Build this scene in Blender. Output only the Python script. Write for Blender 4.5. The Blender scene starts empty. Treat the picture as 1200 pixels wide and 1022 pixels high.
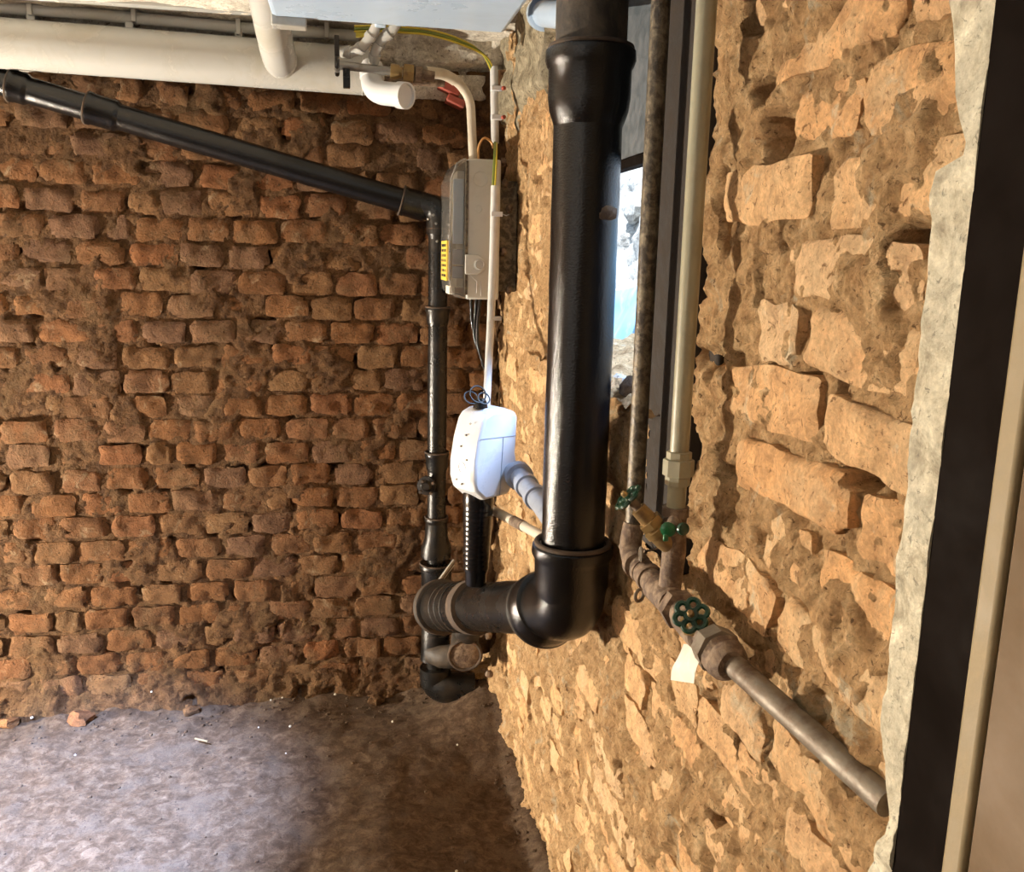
import bpy, math, random
from mathutils import Vector as V, Matrix, noise
C = bpy.context.scene
COL = C.collection
PI = math.pi
random.seed(7)

# ------------------------------------------------------------------ camera
F, CX, CY, H = 1050.0, 600.0, 511.0, 1.4295
_dn = V((480 - CX, 5749 - CY, F)).normalized()
_fy = V((402 - CX, 0, F)); _fy.y = -(_dn.x * _fy.x + _dn.z * F) / _dn.y
_fy.normalize(); _up = -_dn; _rx = _fy.cross(_up)
R = Matrix((_rx, _fy, _up))                 # camera directions -> room directions
cam = bpy.data.objects.new('camera', bpy.data.cameras.new('camera'))
COL.objects.link(cam)
r_, d_, f_ = R.col[0], R.col[1], R.col[2]
m = Matrix.Identity(4)
for i in range(3):
    m[i][0], m[i][1], m[i][2] = r_[i], -d_[i], -f_[i]
m.translation = (0, 0, H)
cam.matrix_world = m
cam.data.sensor_width = 36; cam.data.sensor_fit = 'HORIZONTAL'; cam.data.lens = F / 1200 * 36
cam.data.clip_start = .02
C.camera = cam

# ------------------------------------------------------------------ sky, sun, lamps, exposure
w = bpy.data.worlds.new('sky'); C.world = w; w.use_nodes = True
w.node_tree.nodes['Background'].inputs[0].default_value = (.55, .75, 1, 1)
w.node_tree.nodes['Background'].inputs[1].default_value = 1.3
vs = C.view_settings
vs.view_transform = 'Standard'; vs.look = 'None'; vs.gamma = 1; vs.use_curve_mapping = False
vs.exposure = 0.0

def lamp(name, kind, loc, power, color, size=.1, target=None, sy=None, angle=None):
    l = bpy.data.lights.new(name, kind); l.energy = power; l.color = color
    if kind == 'AREA':
        l.size = size
        if sy: l.shape = 'RECTANGLE'; l.size_y = sy
    elif kind == 'SUN': l.angle = size
    else: l.shadow_soft_size = size
    if angle: l.spot_size = angle; l.spot_blend = .6
    o = bpy.data.objects.new(name, l); COL.objects.link(o); o.location = loc
    if target is not None:
        o.rotation_euler = (V(target) - V(loc)).to_track_quat('-Z', 'Y').to_euler()
    return o
lamp('work_lamp', 'POINT', (-2.35, 2.34, .34), 640, (1, .90, .74), .03)
lamp('room_fill', 'AREA', (-2.3, -.9, 1.4), 11, (1, .92, .82), .9, (0, 2.7, 1.2))  # added soft fill from the left, no opening is built here
lamp('outdoor_skylight', 'AREA', (1.5, 1.1, 2.85), 260, (.42, .62, 1), 1.0, (-.3, 2.0, .4))
lamp('floor_patch_spot', 'SPOT', (-1.25, 1.1, 1.95), 3000, (.40, .56, 1), .10, (-.80, 2.06, 0), angle=math.radians(33))  # added spot for the blue floor patch, the ceiling is closed above it
lamp('sun', 'SUN', (-.35, -.2, 8), 11, (.9, .95, 1), .01, (2.4, 1.2, 0))

# ------------------------------------------------------------------ helpers
def ray(px, py): return R @ V((px - CX, py - CY, F))
def P(px, py, y):
    r = ray(px, py); return V((0, 0, H)) + r * (y / r.y)
def PX(px, py, x):
    r = ray(px, py); return V((0, 0, H)) + r * (x / r.x)

def frame(d):
    d = V(d).normalized()
    a = V((0, 0, 1)) if abs(d.z) < .9 else V((0, 1, 0))
    u = d.cross(a).normalized(); return d, u, d.cross(u).normalized()

class M:
    def __init__(s): s.v = []; s.f = []; s.starts = []
    def add(s, vs_, fs):
        s.starts.append((len(s.v), len(s.f))); b = len(s.v); s.v += [tuple(p) for p in vs_]; s.f += [tuple(i + b for i in f) for f in fs]; return s
    def rings(s, rings, cap=True, closed=False):
        s.starts.append((len(s.v), len(s.f))); n = len(rings[0]); b = len(s.v)
        for r in rings: s.v += [tuple(p) for p in r]
        k = len(rings)
        for i in range(k if closed else k - 1):
            j = (i + 1) % k
            for q in range(n):
                t = (q + 1) % n
                s.f.append((b + i * n + q, b + i * n + t, b + j * n + t, b + j * n + q))
        if cap and not closed:
            s.f.append(tuple(b + q for q in reversed(range(n))))
            s.f.append(tuple(b + (k - 1) * n + q for q in range(n)))
        return s
    def tube(s, pts, r, n=16, cap=True, wob=0):
        pts = [V(p) for p in pts]; k = len(pts)
        rr = r if isinstance(r, (list, tuple)) else [r] * k
        d = (pts[1] - pts[0]).normalized(); _, u, w_ = frame(d); out = []
        for i, p in enumerate(pts):
            t = (pts[min(i + 1, k - 1)] - pts[max(i - 1, 0)]).normalized()
            q = d.rotation_difference(t); u = q @ u; d = t; w_ = d.cross(u)
            ring = []
            for a in range(n):
                an = 2 * PI * a / n; dd = u * math.cos(an) + w_ * math.sin(an); e = rr[i]
                if wob: e += wob * noise.noise((p + dd * e) * 40)
                ring.append(p + dd * e)
            out.append(ring)
        return s.rings(out, cap)
    def lathe(s, a, d, prof, n=24, cap=True, wob=0, twist=0):
        a = V(a); d, u, w_ = frame(d); out = []
        for t, r in prof:
            ring = []
            for i in range(n):
                an = 2 * PI * i / n + twist; dd = u * math.cos(an) + w_ * math.sin(an); e = r
                if wob: e += wob * noise.noise((a + d * t + dd * r) * 45)
                ring.append(a + d * t + dd * e)
            out.append(ring)
        return s.rings(out, cap)
    def torus(s, c, nrm, Rr, r, n=24, k=8):
        c = V(c); d, u, w_ = frame(nrm); out = []
        for i in range(n):
            an = 2 * PI * i / n; e = u * math.cos(an) + w_ * math.sin(an)
            out.append([c + e * (Rr + r * math.cos(2 * PI * j / k)) + d * (r * math.sin(2 * PI * j / k)) for j in range(k)])
        return s.rings(out, False, True)
    def box(s, lo, hi, mtx=None):
        (x0, y0, z0), (x1, y1, z1) = lo, hi
        p = [V(q) for q in ((x0, y0, z0), (x1, y0, z0), (x1, y1, z0), (x0, y1, z0), (x0, y0, z1), (x1, y0, z1), (x1, y1, z1), (x0, y1, z1))]
        if mtx: p = [mtx @ q for q in p]
        return s.add(p, [(0, 3, 2, 1), (4, 5, 6, 7), (0, 1, 5, 4), (1, 2, 6, 5), (2, 3, 7, 6), (3, 0, 4, 7)])
    def prism(s, prof, off, mtx=None):
        """prof: list of points of one end, off: vector to the other end"""
        a = [V(p) for p in prof]; b_ = [p + V(off) for p in a]
        if mtx: a = [mtx @ p for p in a]; b_ = [mtx @ p for p in b_]
        return s.rings([a, b_])
    def rock(s, c, sx, sy, sz, seed=0, nu=8, nv=5, rough=.35):
        c = V(c); b = len(s.v); vs_ = []
        for j in range(1, nv):
            th = PI * j / nv
            for i in range(nu):
                ph = 2 * PI * i / nu
                e = V((math.sin(th) * math.cos(ph), math.sin(th) * math.sin(ph), math.cos(th)))
                k = 1 + rough * noise.noise(e * 1.7 + V((seed * 3.1, seed * 1.7, 0)))
                vs_.append(c + V((e.x * sx, e.y * sy, e.z * sz)) * k)
        fs = []
        for j in range(nv - 2):
            for i in range(nu):
                t = (i + 1) % nu
                fs.append((j * nu + i, (j + 1) * nu + i, (j + 1) * nu + t, j * nu + t))
        fs.append(tuple(range(nu))); fs.append(tuple((nv - 2) * nu + i for i in reversed(range(nu))))
        return s.add(vs_, fs)
    def build_split(s, name, mat, parent=None, **k):
        n = len(s.starts)
        for i, (v0, f0) in enumerate(s.starts):
            v1, f1 = s.starts[i + 1] if i + 1 < n else (len(s.v), len(s.f))
            q = M(); q.v = s.v[v0:v1]; q.f = [tuple(x - v0 for x in f) for f in s.f[f0:f1]]
            q.build(name, mat, parent, **k)
    def build(s, name, mat, parent=None, sharp=38, bevel=0, flat=False, seg=2):
        me = bpy.data.meshes.new(name)
        root = parent
        off = V((0, 0, 0))
        while root is not None:
            off += root.location; root = root.parent
        me.from_pydata([tuple(V(p) - off) for p in s.v], [], s.f); me.update()
        if mat: me.materials.append(mat)
        o = bpy.data.objects.new(name, me); COL.objects.link(o); o.parent = parent
        if not flat:
            me.polygons.foreach_set('use_smooth', [True] * len(me.polygons))
            me.set_sharp_from_angle(angle=math.radians(sharp))
        if bevel:
            b = o.modifiers.new('b', 'BEVEL'); b.width = bevel; b.segments = seg; b.limit_method = 'ANGLE'; b.angle_limit = math.radians(40); b.harden_normals = False
        return o

def fillet(pts, r, n=8):
    pts = [V(p) for p in pts]; out = [pts[0]]
    for i in range(1, len(pts) - 1):
        a, b, c = pts[i - 1], pts[i], pts[i + 1]
        da = (a - b); dc = (c - b); rr = min(r, da.length * .49, dc.length * .49)
        p0 = b + da.normalized() * rr; p1 = b + dc.normalized() * rr
        for k in range(n + 1):
            t = k / n; out.append(p0 * (1 - t) ** 2 + b * 2 * t * (1 - t) + p1 * t * t)
    out.append(pts[-1]); return out
def lerp(a, b, t): return V(a) * (1 - t) + V(b) * t

def tag(o, label, cat, group=None, kind=None):
    o['label'] = label; o['category'] = cat
    if group: o['group'] = group
    if kind: o['kind'] = kind
    return o
def thing(name, loc, label, cat, group=None):
    o = bpy.data.objects.new(name, None); COL.objects.link(o); o.location = loc
    o.empty_display_size = .05
    return tag(o, label, cat, group)
def structure(o): o['kind'] = 'structure'; return o
def hold(name, loc=(0, 0, 0)):
    o = bpy.data.objects.new(name, None); COL.objects.link(o); o.location = loc; return structure(o)

# ------------------------------------------------------------------ materials
def nodes(name):
    mt = bpy.data.materials.new(name); mt.use_nodes = True
    nt = mt.node_tree; return mt, nt, nt.nodes['Principled BSDF']
def N(nt, t, **k):
    n = nt.nodes.new(t)
    for a, b in k.items():
        if a in n.inputs: n.inputs[a].default_value = b
        else: setattr(n, a, b)
    return n
def ramp(nt, src, stops):
    r = nt.nodes.new('ShaderNodeValToRGB'); e = r.color_ramp.elements
    while len(e) > 2: e.remove(e[-1])
    for i, (p, c) in enumerate(stops):
        q = e[i] if i < 2 else e.new(p)
        q.position = p; q.color = (*c, 1) if len(c) == 3 else c
    nt.links.new(src, r.inputs[0]); return r.outputs[0]
def mixc(nt, fac, a, b, mode='MIX'):
    n = nt.nodes.new('ShaderNodeMix'); n.data_type = 'RGBA'; n.blend_type = mode
    for s_, v in ((0, fac), (6, a), (7, b)):
        if isinstance(v, (float, int)): n.inputs[s_].default_value = v
        elif isinstance(v, tuple): n.inputs[s_].default_value = (*v, 1)
        else: nt.links.new(v, n.inputs[s_])
    return n.outputs[2]
def noise_t(nt, vec, scale, detail=6, rough=.6, dist=0):
    n = N(nt, 'ShaderNodeTexNoise', Scale=scale, Detail=detail, Roughness=rough, Distortion=dist)
    nt.links.new(vec, n.inputs['Vector']); return n.outputs['Fac']
def bumps(nt, b, terms, dist=.01):
    prev = None
    for h, st, dd in terms:
        bn = N(nt, 'ShaderNodeBump', Strength=st, Distance=dd); nt.links.new(h, bn.inputs['Height'])
        if prev is not None: nt.links.new(prev, bn.inputs['Normal'])
        prev = bn.outputs[0]
    nt.links.new(prev, b.inputs['Normal'])
G = lambda nt: nt.nodes.new('ShaderNodeNewGeometry').outputs['Position']

def masonry(name, tones, dust, dark, per_piece=True, dustlo=.5, dusthi=.68, bump=1.0, spotscale=60, pale=None):
    mt, nt, b = nodes(name); pos = G(nt)
    big = noise_t(nt, pos, 9, 4, .6, .4); mid = noise_t(nt, pos, 32, 6, .7, .6); fine = noise_t(nt, pos, 170, 6, .75)
    if per_piece:
        oi = nt.nodes.new('ShaderNodeObjectInfo').outputs['Random']
        base = ramp(nt, oi, [(i / (len(tones) - 1), t) for i, t in enumerate(tones)])
    else:
        base = ramp(nt, mid, [(.3 + .4 * i / (len(tones) - 1), t) for i, t in enumerate(tones)])
    v = ramp(nt, mid, [(.3, (.62, .58, .55)), (.7, (1.22, 1.2, 1.15))])
    c = mixc(nt, 1.0, base, v, 'MULTIPLY')
    df = ramp(nt, big, [(dustlo, (0, 0, 0)), (dusthi, (1, 1, 1))])
    c = mixc(nt, mixc(nt, 1.0, df, (.8, .8, .8), 'MULTIPLY'), c, dust)
    if pale:
        pf = ramp(nt, noise_t(nt, pos, 14, 5, .65, 1.2), [(.60, (0, 0, 0)), (.70, (.75, .75, .75))])
        c = mixc(nt, pf, c, pale)
    sp = ramp(nt, noise_t(nt, pos, spotscale, 5, .7, 1.0), [(.30, (.85, .85, .85)), (.38, (0, 0, 0))])
    c = mixc(nt, sp, c, dark)
    pit = ramp(nt, noise_t(nt, pos, 120, 4, .65, .8), [(.33, (.8, .8, .8)), (.40, (0, 0, 0))])
    c = mixc(nt, pit, c, dark)
    sf = ramp(nt, fine, [(.3, (.72, .72, .72)), (.7, (1.18, 1.18, 1.18))])
    c = mixc(nt, 1.0, c, sf, 'MULTIPLY')
    nt.links.new(c, b.inputs['Base Color']); b.inputs['Roughness'].default_value = .92
    b.inputs['Specular IOR Level'].default_value = .2
    bumps(nt, b, [(mid, .5 * bump, .012), (noise_t(nt, pos, 85, 7, .75, .5), .8 * bump, .006), (fine, .7 * bump, .003)])
    return mt

def paint(name, col, rough=.5, grime=None, gs=12, glo=.5, ghi=.7, bump=.15, bs=60, metal=0, coat=0, spec=.5):
    mt, nt, b = nodes(name); pos = G(nt)
    n1 = noise_t(nt, pos, gs, 6, .65, .4)
    c = mixc(nt, ramp(nt, n1, [(glo, (0, 0, 0)), (ghi, (1, 1, 1))]), col, grime or tuple(x * .8 for x in col))
    nt.links.new(c, b.inputs['Base Color'])
    b.inputs['Metallic'].default_value = metal; b.inputs['Coat Weight'].default_value = coat
    b.inputs['Coat Roughness'].default_value = .08; b.inputs['Specular IOR Level'].default_value = spec
    rr = N(nt, 'ShaderNodeMapRange'); rr.inputs['From Min'].default_value = .35; rr.inputs['From Max'].default_value = .65
    rr.inputs['To Min'].default_value = rough * .85; rr.inputs['To Max'].default_value = min(1, rough * 1.2)
    nt.links.new(n1, rr.inputs[0]); nt.links.new(rr.outputs[0], b.inputs['Roughness'])
    if bump: bumps(nt, b, [(noise_t(nt, pos, bs, 4, .6), bump, .003)])
    return mt

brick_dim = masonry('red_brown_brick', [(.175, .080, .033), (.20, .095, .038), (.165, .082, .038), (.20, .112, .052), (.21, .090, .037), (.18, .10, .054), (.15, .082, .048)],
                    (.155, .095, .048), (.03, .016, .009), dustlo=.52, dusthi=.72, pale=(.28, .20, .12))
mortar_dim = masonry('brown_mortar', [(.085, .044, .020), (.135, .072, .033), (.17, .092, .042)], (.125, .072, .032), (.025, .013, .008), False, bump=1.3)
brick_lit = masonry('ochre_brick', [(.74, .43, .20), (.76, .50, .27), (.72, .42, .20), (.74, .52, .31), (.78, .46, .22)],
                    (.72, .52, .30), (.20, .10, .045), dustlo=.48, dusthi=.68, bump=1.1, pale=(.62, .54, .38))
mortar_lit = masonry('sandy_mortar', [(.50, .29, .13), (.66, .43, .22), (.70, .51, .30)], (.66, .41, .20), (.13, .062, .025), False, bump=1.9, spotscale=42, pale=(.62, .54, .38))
plaster = masonry('grey_cream_plaster', [(.44, .41, .31), (.56, .53, .42), (.62, .59, .48)], (.50, .48, .39), (.20, .19, .15), False, .5, .75, .5, 25)
old_plaster = masonry('grey_mouldy_plaster', [(.22, .19, .13), (.36, .32, .23), (.45, .40, .30)], (.30, .26, .19), (.05, .04, .025), False, bump=1.1)
white_plaster = masonry('white_lumpy_plaster', [(.62, .58, .50), (.75, .72, .65), (.80, .78, .72)], (.70, .66, .58), (.10, .07, .05), False, .55, .8, .7, 30)
dirt = masonry('earth_floor', [(.060, .036, .020), (.085, .055, .034), (.12, .085, .058)], (.095, .068, .047), (.03, .018, .012), False, bump=.28)
rubble_m = masonry('pale_rubble', [(.50, .50, .48), (.68, .67, .65), (.80, .80, .78)], (.7, .7, .68), (.10, .09, .08), False, .5, .7, 1.2, 40)
black = paint('glossy_black_tar_paint', (.004, .004, .0045), .2, (.007, .006, .005), 20, bump=.30, bs=300, coat=.0, spec=.5)
black_dusty = paint('dusty_black_paint', (.007, .0065, .006), .28, (.03, .022, .015), 11, .52, .72, bump=.3, bs=200, spec=.42)
dusty = paint('dust_covered_black_iron', (.018, .014, .011), .6, (.075, .052, .032), 16, .42, .68, bump=.4, bs=90)
rim_m = paint('brown_dusty_rim', (.045, .030, .020), .85, (.11, .075, .05), 30, .4, .7, bump=.3)
matte_black = paint('ribbed_black_plastic', (.006, .006, .007), .18, bump=0)
white_paint = paint('yellowed_white_gloss_paint', (.45, .45, .43), .25, (.39, .37, .31), 7, .5, .75, bump=.12, bs=25)
daylit_white = paint('daylit_white_gloss_paint', (.46, .59, .76), .3, (.42, .53, .66), 6, bump=.1, bs=20)  # white paint with the blue of the window daylight put into its colour
white_pl = paint('white_plastic', (.66, .67, .69), .32, (.62, .63, .65), 5, bump=0)
grey_pl = paint('light_grey_plastic', (.50, .50, .46), .45, (.44, .43, .39), 18, .5, .75, bump=.05)
conduit_m = paint('white_conduit_plastic', (.56, .56, .55), .4, (.46, .45, .42), 15, bump=0)
beige_pl = paint('beige_conduit', (.56, .50, .40), .5, (.45, .38, .28), 15, bump=.1)
olive = paint('grey_olive_painted_steel', (.30, .285, .20), .38, (.24, .22, .15), 14, bump=.15, bs=50)
steel_dark = paint('mottled_dark_steel', (.045, .034, .024), .45, (.20, .165, .11), 55, .42, .62, bump=.5, bs=120, metal=.2)
galv = paint('galvanised_steel', (.20, .17, .13), .55, (.10, .062, .036), 16, .42, .62, bump=.3, bs=90, metal=.3)
rust = paint('rusty_brown_fitting', (.10, .062, .040), .8, (.26, .19, .13), 60, .42, .62, bump=.8, bs=110)
brass = paint('tarnished_brass', (.33, .22, .09), .42, (.20, .125, .06), 30, bump=.3, bs=80, metal=.6)
steel = paint('grey_steel', (.30, .29, .27), .4, (.18, .15, .12), 30, bump=.1, metal=.7)
green = paint('dark_green_enamel', (.006, .045, .024), .3, (.012, .03, .02), 60, bump=.1)
green_l = paint('bright_green_enamel', (.012, .13, .045), .3, (.012, .07, .03), 60, bump=.1)
blue_grey = paint('blue_grey_plastic', (.28, .32, .40), .4, (.20, .22, .26), 30, bump=.1)
paper = paint('white_paper', (.62, .60, .53), .7, (.78, .75, .65), 30, bump=0)
yellow_m = paint('yellow_sticker', (.80, .55, .08), .5, bump=0)
ink = paint('black_ink', (.02, .018, .015), .6, bump=0)
earth_g = paint('green_wire_sheath', (.16, .20, .03), .4, bump=0)
earth_y = paint('yellow_wire_sheath', (.60, .48, .05), .4, bump=0)
orange_w = paint('orange_wire_sheath', (.62, .33, .12), .4, bump=0)
red_m = paint('red_painted_brick', (.36, .07, .045), .6, (.22, .06, .04), 40, bump=.4)
shadow_strip_m = paint('pipe_shadow_strip', (.016, .011, .008), .85, (.035, .025, .017), 25, .4, .7, bump=.6, bs=60)  # near-black tone holds the shadow of the vertical pipe
frame_dark = paint('very_dark_brown_frame', (.0065, .004, .0028), .8, (.005, .0032, .0022), 8, bump=.1, spec=.05)
trim_m = paint('ochre_edge_strip', (.24, .185, .10), .6, (.30, .235, .135), 14, bump=.2)
panel_m = paint('brown_door_panel', (.15, .096, .048), .7, (.115, .072, .034), 5, .4, .7, bump=.1, bs=30)
tarp_m = paint('blue_sheet_plastic', (.25, .48, .70), .5, (.45, .62, .78), 9, bump=.2)
grey_sheet = paint('dusty_grey_sheet_metal', (.065, .08, .092), .6, (.12, .135, .15), 45, .4, .62, bump=.3)
pebble_m = paint('pale_pebble', (.60, .57, .50), .8, bump=.2)
clear, nt, b = nodes('tinted_clear_cover')
b.inputs['Base Color'].default_value = (.62, .58, .52, 1); b.inputs['Roughness'].default_value = .08
b.inputs['Transmission Weight'].default_value = .82; b.inputs['IOR'].default_value = 1.3

# ------------------------------------------------------------------ geometry constants
W = .4706          # face of the right wall
D = 2.75           # face of the back wall
CH = 0.0765        # course height of the right wall
CB = 0.0731        # course height of the back wall
def fbm(p, o=4): return noise.fractal(p, 1.0, 2.1, o, noise_basis='PERLIN_ORIGINAL')

# ---- brick with an irregular, worn face. u along wall, v up, n = out of the wall
def brick(name, o, U, Vv, Nn, w_, h_, mat, parent, nu, nv, proud, rough, seed, depth=.05, into=None):
    s = V((seed * 1.37, seed * .73, seed * 2.1)); rnd = random.Random(seed)
    tx, tz = rnd.uniform(-.05, .05), rnd.uniform(-.04, .04)
    chip = [rnd.choice((0, 0, 0, .5, 1)) for _ in range(4)]
    verts = []; faces = []
    rr = min(w_, h_) * .20
    skew = rnd.uniform(-.03, .03)
    for j in range(nv + 1):
        for i in range(nu + 1):
            a = i / nu * 2 - 1; c = j / nv * 2 - 1
            # squircle the rectangle a little
            x = a * w_ / 2; z = c * h_ / 2
            cx_ = max(0, abs(x) - (w_ / 2 - rr)); cz_ = max(0, abs(z) - (h_ / 2 - rr))
            q = math.hypot(cx_, cz_); ed = max(abs(a), abs(c))
            k = (1 if a > 0 else 0) + (2 if c > 0 else 0)
            pull = min(cx_, cz_) / rr * rr * (.25 + .75 * chip[k])
            x -= math.copysign(pull, a) if a else 0; z -= math.copysign(pull, c) if c else 0
            e = noise.noise(s + V((a * 1.6, c * 1.1, 0))); e2 = noise.noise(s + V((a * 1.6, c * 1.1, 7)))
            x += e * rough * (1.0 if abs(a) > .99 else .5); z += e2 * rough * (.9 if abs(c) > .99 else .4) + skew * x
            edge = max(abs(a) ** 14, abs(c) ** 9)
            nrm = proud + tx * x + tz * z - edge * .0035 + rough * .7 * fbm(s + V((x * 22, z * 22, 3)), 3) + rough * .22 * fbm(s + V((x * 90, z * 90, 9)), 2) - chip[k] * .010 * max(0, (cx_ + cz_) / rr - .8)
            verts.append(U * x + Vv * z + Nn * nrm)
    for j in range(nv):
        for i in range(nu):
            p = j * (nu + 1) + i; faces.append((p, p + 1, p + nu + 2, p + nu + 1))
    per = [i for i in range(nu + 1)] + [j * (nu + 1) + nu for j in range(1, nv + 1)] + [nv * (nu + 1) + i for i in range(nu - 1, -1, -1)] + [j * (nu + 1) for j in range(nv - 1, 0, -1)]
    b0 = len(verts)
    for q in per: verts.append(verts[q] - Nn * (depth + (verts[q].dot(Nn))) )
    n = len(per)
    for i in range(n):
        t = (i + 1) % n; faces.append((per[i], b0 + i, b0 + t, per[t]))
    faces.append(tuple(b0 + i for i in range(n)))
    flip = U.cross(Vv).dot(Nn) < 0
    if flip: faces = [tuple(reversed(f)) for f in faces]
    if into is not None:
        into.add([p + o for p in verts], faces); return None
    me = bpy.data.meshes.new(name); me.from_pydata([tuple(p) for p in verts], [], faces); me.update()
    me.polygons.foreach_set('use_smooth', [True] * len(faces)); me.set_sharp_from_angle(angle=math.radians(50))
    me.materials.append(mat)
    ob = bpy.data.objects.new(name, me); COL.objects.link(ob); ob.parent = parent; ob.location = o
    return ob

def grid(name, U0, U1, V0, V1, step, fn, mat, parent=None, skip=None, flip=False, stepv=None):
    nu = int(round((U1 - U0) / step)); sv = stepv or step; nv = int(round((V1 - V0) / sv))
    vs_ = [fn(U0 + (U1 - U0) * i / nu, V0 + (V1 - V0) * j / nv) for j in range(nv + 1) for i in range(nu + 1)]
    fs = []
    for j in range(nv):
        for i in range(nu):
            if skip and skip(U0 + (U1 - U0) * (i + .5) / nu, V0 + (V1 - V0) * (j + .5) / nv): continue
            p = j * (nu + 1) + i; q = (p, p + 1, p + nu + 2, p + nu + 1)
            fs.append(tuple(reversed(q)) if flip else q)
    me = bpy.data.meshes.new(name); me.from_pydata(vs_, [], fs); me.update(); me.materials.append(mat)
    me.polygons.foreach_set('use_smooth', [True] * len(fs))
    o = bpy.data.objects.new(name, me); COL.objects.link(o); o.parent = parent
    return o

# ------------------------------------------------------------------ back wall
wb = hold('wall_back')
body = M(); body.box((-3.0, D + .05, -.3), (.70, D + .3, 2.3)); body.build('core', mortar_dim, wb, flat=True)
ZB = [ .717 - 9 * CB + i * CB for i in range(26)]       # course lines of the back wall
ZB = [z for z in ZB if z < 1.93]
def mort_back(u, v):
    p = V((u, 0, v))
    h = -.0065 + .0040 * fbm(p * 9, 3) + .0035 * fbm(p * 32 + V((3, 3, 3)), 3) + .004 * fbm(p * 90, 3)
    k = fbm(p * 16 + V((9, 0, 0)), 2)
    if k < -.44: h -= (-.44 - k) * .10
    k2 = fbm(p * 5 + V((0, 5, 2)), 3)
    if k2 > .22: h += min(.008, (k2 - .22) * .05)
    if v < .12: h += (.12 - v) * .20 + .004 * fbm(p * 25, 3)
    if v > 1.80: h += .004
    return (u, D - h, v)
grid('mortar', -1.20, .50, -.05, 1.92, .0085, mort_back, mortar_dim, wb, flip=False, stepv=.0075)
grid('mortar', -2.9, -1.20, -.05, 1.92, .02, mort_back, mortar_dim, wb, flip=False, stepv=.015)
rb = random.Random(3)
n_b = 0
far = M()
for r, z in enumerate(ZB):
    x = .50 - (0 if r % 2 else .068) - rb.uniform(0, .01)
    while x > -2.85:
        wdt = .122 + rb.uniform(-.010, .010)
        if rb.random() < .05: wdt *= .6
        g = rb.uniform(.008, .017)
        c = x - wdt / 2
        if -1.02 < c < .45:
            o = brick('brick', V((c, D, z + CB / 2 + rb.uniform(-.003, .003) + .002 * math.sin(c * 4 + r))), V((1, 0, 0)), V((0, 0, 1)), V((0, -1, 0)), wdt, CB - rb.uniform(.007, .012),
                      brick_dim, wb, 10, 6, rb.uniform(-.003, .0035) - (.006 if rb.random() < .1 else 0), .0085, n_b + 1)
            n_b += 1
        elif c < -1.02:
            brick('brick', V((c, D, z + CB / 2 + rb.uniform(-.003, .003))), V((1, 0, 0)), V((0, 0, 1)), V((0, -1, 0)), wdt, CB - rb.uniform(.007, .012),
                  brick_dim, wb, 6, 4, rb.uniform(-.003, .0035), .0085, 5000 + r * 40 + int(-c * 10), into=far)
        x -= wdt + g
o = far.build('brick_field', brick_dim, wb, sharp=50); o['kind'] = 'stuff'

# ------------------------------------------------------------------ right wall
wr = hold('wall_right')
YE = .609           # corner where the wall ends at the door
ZR0 = 1.464 - 19 * CH
# window opening
WY0, WY1, WZ0, WZ1 = 1.30, 1.95, 1.19, 1.97
def in_win(y, z, m_=0):
    e = .012 * noise.noise(V((y * 14, z * 14, 2)))
    return WY0 - m_ + e < y < WY1 + m_ + e and WZ0 - m_ + e < z < WZ1 + m_
SHADE_Y = (1.165, 1.30)    # dark strip for the vertical pipe's shadow fills this stretch
holes = [(.965, 1.565, .030, .028), (1.0, 1.62, .02, .016), (1.035, 1.30, .018, .02), (.905, 1.045, .03, .022), (1.05, 1.72, .022, .03), (.80, 1.365, .010, .022),
         (1.02, 1.13, .014, .03), (.80, 1.30, .008, .03), (.93, 1.49, .012, .045), (.99, 1.40, .010, .02), (1.12, .90, .02, .03), (.93, .86, .02, .03), (.86, .90, .012, .05)]
def mort_right(y, z):
    p = V((0, y, z))
    sc = 1.0 if y < 1.35 else .8
    h = (-.0070 if y < 1.2 else -.0045 + .003 * min(1, (y - 1.2) / .5)) + sc * (.0085 * fbm(p * 8 + V((4, 0, 0)), 3) + .007 * fbm(p * 34, 3) + .0055 * fbm(p * 80, 4))
    k = fbm(p * 15 + V((0, 9, 4)), 2)
    if k < -.36: h -= (-.36 - k) * .12
    k2 = fbm(p * 6 + V((0, 5, 2)), 3)
    if k2 > .20: h += min(.012, (k2 - .20) * .06)
    for hy, hz, a, c in holes:
        q = ((y - hy) / a) ** 2 + ((z - hz) / c) ** 2 + .5 * noise.noise(p * 50)
        if q < 1.3: h -= .045 * min(1, (1.3 - q) * 1.6)
    if y > 2.35 and z < .2: h += (y - 2.35) * (.2 - z) * 1.1
    return (W - h, y, z)
grid('mortar', YE, D + .04, -.12, 2.06, .0056, mort_right, mortar_lit, wr, skip=lambda y, z: in_win(y, z) or (SHADE_Y[0] + .004 < y < SHADE_Y[1] + .02 and z > .985), flip=True, stepv=.0056)
rb = random.Random(11); n_r = 0
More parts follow.
